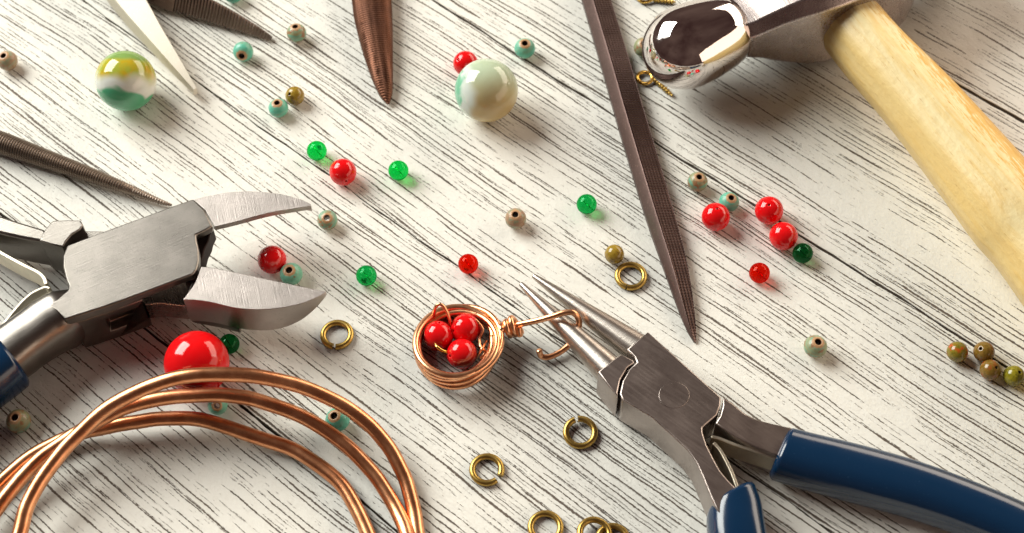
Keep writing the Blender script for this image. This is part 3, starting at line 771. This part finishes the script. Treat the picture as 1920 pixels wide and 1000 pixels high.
# shanks
def shank():
    L = [(156, 578, .60, .38, .38), (124, 597, .65, .47, .58), (98, 610, .66, .475, .575), (60, 635, .65, .47, .52), (15, 668, .64, .48, .50), (-30, 700, .62, .46, .46)]
    C = catmull([(*at(x, y, z), a, b) for x, y, z, a, b in L], 6)
    return sweep('shank', [Vector(c[:3]) for c in C], [superell(c[3], c[4], 28, 2.8) for c in C], M['steel_a'], sc_, smooth=60)
shank()
grip([(18, 676, .64, .54, .56), (-10, 695, .63, .57, .58), (-80, 745, .60, .58, .57), (-170, 815, .58, .56, .55), (-280, 910, .56, .52, .53)], sc_)
prism('shank', catmull([(-110, 372), (-50, 390), (0, 404), (40, 417), (84, 430)], 3)+[(99, 462), (74, 452), (40, 446), (0, 437), (-50, 424), (-110, 405)], 1.12, .20, M['steel_a'], sc_, 0.05)
prism('shank_shoulder', [(73, 451), (84, 431), (98, 414), (125, 412.5), (151, 413), (156, 422), (150, 430), (134, 440), (124, 452), (118, 463), (95, 458)], 1.20, .18, M['steel_a'], sc_, 0.025)
prism('joint_core', [(156, 433), (196, 434), (220, 440), (180, 470), (140, 470), (145, 445)], .92, .30, M['steel_a'], sc_, 0.02)
ribbon('leaf_spring', catmull([(-60, 437), (0, 473), (40, 495), (70, 510), (82, 521), (86, 533)], 5), .92, .42, .07, M['spring'], sc_)
ribbon('leaf_spring', catmull([(93, 541), (86, 538), (74, 542), (56, 552), (34, 573), (2, 612)], 5), .90, .42, .05, M['spring'], sc_)
grip([(-60, 400, .70, .45, .5), (-140, 378, .68, .5, .55), (-260, 350, .62, .52, .56)], sc_)

# ------------------------------------------------------------------ hammer
hc = at(1287, 88, 1.22)
hd = Vector((280, -460/.85, 0)).normalized()           # handle runs this way
ha = Vector((-hd.y, hd.x, 0))                           # head axis
hm = thing('ball_peen_hammer', (hc.x, hc.y, 0), 'ball peen hammer with chrome head and pale varnished wooden handle', 'hammer')
def head(name, prof, mat, e=None, seg=48):
    rings = []
    up = Vector((0, 0, 1)); side = ha.cross(up)
    for s, r, k in prof:                                 # k: 0 round ... 1 octagon
        ring = []
        for j in range(seg):
            t = 2*math.pi*j/seg; f = ((t+math.pi/8) % (math.pi/4))-math.pi/8
            q = r*(1-k+k*1.0/max(math.cos(f), 0.1)*0.985)
            ring.append(hc+ha*s+side*(q*math.cos(t))+up*(q*math.sin(t)))
        rings.append(ring)
    V, F = rings_mesh(rings); return mk(name, V, F, mat, hm, smooth=30)
ball = [(-0.92*math.cos(R(a)), 0.865*math.sin(R(a)), 0) for a in (2, 6, 12, 20, 28, 36, 44, 52, 60, 68, 76, 84, 90)]
ball += [(.2, .86, 0), (.4, .84, 0), (.6, .81, 0), (.8, .775, 0), (1.0, .72, 0), (1.12, .66, 0), (1.2, .60, 0)]
head('peen', ball, M['chrome'])
up_ = Vector((0, 0, 1)); side_ = ha.cross(up_); rings = []
for st, a, b, c in ((1.12, .60, .50, .20), (1.30, .66, .56, .20), (1.50, .70, .64, .21), (1.80, .80, .80, .22), (2.10, .90, .93, .24), (2.45, 1.02, 1.06, .26), (2.85, 1.10, 1.13, .28), (3.3, 1.13, 1.16, .28), (4.5, 1.13, 1.16, .28), (4.9, 1.0, 1.02, .26), (5.2, .80, .80, .22)):
    rings.append([hc+ha*st+side_*x+up_*z for x, z in ((a, -b+c), (a, b-c), (a-c, b), (-a+c, b), (-a, b-c), (-a, -b+c), (-a+c, -b), (a-c, -b))])
V, F = rings_mesh(rings); bevel(mk('cheek', V, F, M['satin'], hm, smooth=25), 0.03, 2, 25)
head('striking_face', [(5.203, .86, 0), (5.35, .80, 0), (5.6, .84, 0), (5.8, .97, 0), (5.9, 1.02, 0), (6.9, 1.02, 0), (7.0, .96, 0), (7.02, .5, 0)], M['chrome'])
HL = [(1483, -95, 1.22, .655, .68), (1526, -42, 1.22, .655, .68), (1567, 10, 1.21, .66, .70), (1634, 94, 1.17, .69, .73), (1722, 189, 1.12, .745, .76), (1803, 285, 1.06, .80, .80), (1878, 378, 1.02, .855, .84),
      (1906, 414, 1.0, .855, .84), (1942, 462, .98, .80, .80), (2010, 560, .97, .78, .80), (2130, 730, .95, .82, .82), (2270, 930, .96, .86, .86)]
C = catmull([(*at(x, y, z), a, b) for x, y, z, a, b in HL], 8); o0 = at(1718, 189, 1.12)
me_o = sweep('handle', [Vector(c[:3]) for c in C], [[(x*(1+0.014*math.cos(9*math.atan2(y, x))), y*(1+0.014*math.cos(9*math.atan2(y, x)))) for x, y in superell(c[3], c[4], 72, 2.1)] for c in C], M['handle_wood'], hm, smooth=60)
# turn the handle's own axes so that its x runs along the wood
th = math.atan2(hd.y, hd.x); rotm = Matrix.Rotation(-th, 4, 'Z'); org = Vector(hm['org']); sh = Matrix.Translation(o0-org)
me_o.data.transform(rotm @ sh.inverted()); me_o.location = o0-org; me_o.rotation_euler = (0, 0, th)

# ------------------------------------------------------------------ needle files
def path_of(L, step):
    C = catmull([(*at(x, y, z), a, b) for x, y, z, a, b in L], 40); out = [C[0]]; acc = 0.0
    for p, q in zip(C, C[1:]):
        d = (Vector(q[:3])-Vector(p[:3])).length; k = step-acc
        while k <= d:
            f = k/d; out.append(tuple(p[i]+(q[i]-p[i])*f for i in range(5))); k += step
        acc = (acc+d) % step
    out.append(C[-1]); return out
# long black file: smooth narrow flank, wide cross-cut face
def long_file():
    L = [(1060, -190, .02, .29, .36), (1115, 0, .02, .29, .36), (1152, 125, .02, .29, .36), (1188, 250, .02, .29, .36), (1233, 400, .02, .275, .34), (1264, 500, .02, .23, .28), (1284, 575, .02, .155, .20), (1296, 620, .02, .085, .12), (1303, 643, .02, .02, .05)]
    C = path_of(L, 0.0087); P = []; secs = []; d = 0; last = None
    m = 34
    for i, c in enumerate(C):
        p = Vector(c[:3]); d += (p-last).length if last is not None else 0; last = p
        a, h = c[3], c[4]
        lx = [(-a, 0), (-a, h*0.35), (-a*0.50, h*1.00), (-a*0.42, h*1.05)]
        if i > 0 and False: pass
        face_ = []
        for j in range(1, m+1):
            q = j/m; x = -a*0.45+(a*1.45)*q; z = h-(h*0.30)*q
            w1 = d*1.0/0.050+x*2.2; w2 = x/0.050
            tth = 0.5+0.5*math.sin(2*math.pi*w1)
            tth2 = 0.5+0.5*math.sin(2*math.pi*(w2-d*0.6))
            depth = 0.022*(0.7*(0.5+0.5*math.sin(2*math.pi*d/0.060))+0.3*(0.5+0.5*math.sin(2*math.pi*x/0.062)))*min(1, a/0.1)
            if j == m: depth *= 0.3
            face_.append((x, z-depth))
        sec = lx+face_+[(a, h*0.25), (a*0.9, 0)]
        secs.append([(-x, z) for x, z in reversed(sec)]); P.append(p)
    o = sweep('cross_cut_file', P, secs, M['file_dark'], None, origin=at(1188, 250, 0), smooth=25)
    return tag(o, 'long black needle file with cross cut face, pointing down between the hammer and pliers', 'file', 'needle files')
long_file()
def rib_file(name, L, n, pitch, amp, mat, label, secf, rib_from=0.0, origin=None):
    C = path_of(L, 0.009); P = []; secs = []; d = 0; last = None
    for c in C:
        p = Vector(c[:3]); d += (p-last).length if last is not None else 0; last = p
        k = amp*(0.5+0.5*math.sin(2*math.pi*d/pitch)) if d > rib_from else 0
        secs.append(secf(c[3]*(1-k), c[4]*(1-k), d)); P.append(p)
    o = sweep(name, P, secs, mat, None, origin=origin, smooth=50)
    return tag(o, label, 'file', 'needle files')
rib_file('round_file', [(-160, 210, .30, .245, .245), (0, 267, .27, .235, .235), (80, 296, .24, .20, .20), (160, 325, .22, .165, .165), (240, 355, .17, .115, .115), (300, 378, .11, .06, .06), (322, 385, .06, .028, .028)],
         110, 0.054, 0.22, M['file_grey'], 'ribbed round needle file whose tip touches the side cutter, left edge', lambda a, b, d: superell(a, b, 22, 2), origin=at(160, 325, 0))
def tri(a, b, d):
    return [(-a, -b*.6), (-a*.93, -b*.45), (-a*.08, b), (a*.12, b), (a*.95, -b*.40), (a, -b*.6)]
rib_file('triangular_file', [(140, -110, .45, .42, .42), (300, -28, .36, .40, .38), (395, 14, .30, .29, .28), (440, 35, .24, .22, .22), (480, 55, .16, .14, .14), (508, 71, .10, .075, .08)],
         110, 0.072, 0.17, M['file_brown'], 'dark three sided needle file with coarse ribs on its tip, top left', tri, 2.9, origin=at(440, 35, 0))
def halfround(a, b, d):
    out = [(a*1.0, -b*.30), (a*.85, -b*.45), (-a*.85, -b*.45), (-a, -b*.2)]
    for k in range(1, 16):
        t = math.pi*(1-k/16); z = b*math.sin(t)**0.8
        out.append((a*math.cos(t), z+0.010*math.sin(2*math.pi*(d/0.055+math.cos(t)*a*6))))
    return out
rib_file('coppery_file', [(690, -150, .22, .50, .30), (697, 0, .22, .435, .28), (703, 55, .20, .385, .26), (710, 105, .18, .305, .22), (718, 150, .15, .215, .17), (724, 178, .12, .135, .12), (728, 195, .08, .03, .05)],
         70, 0.055, 0.05, M['file_copper'], 'coppery brown half round file pointing down from the top edge', halfround, origin=at(703, 55, 0))
def flat_sec(a, b, d):
    k = 0.010*math.sin(2*math.pi*d/0.06)
    return [(-a, -b), (a+k, -b), (a+k, b*.8), (a*.92, b), (-a*.92, b), (-a, b*.85)]
rib_file('flat_file', [(150, -125, .50, .34, .29), (241, 2, .44, .30, .27), (290, 70, .38, .20, .24), (335, 130, .30, .105, .18), (367, 172, .22, .035, .11)],
         50, 0.06, 0.0, M['file_pale'], 'pale cream flat needle file between the banded agate ball and the dark file', flat_sec, origin=at(290, 70, 0))
for o in scene.objects:
    if 'org' in o: del o['org']
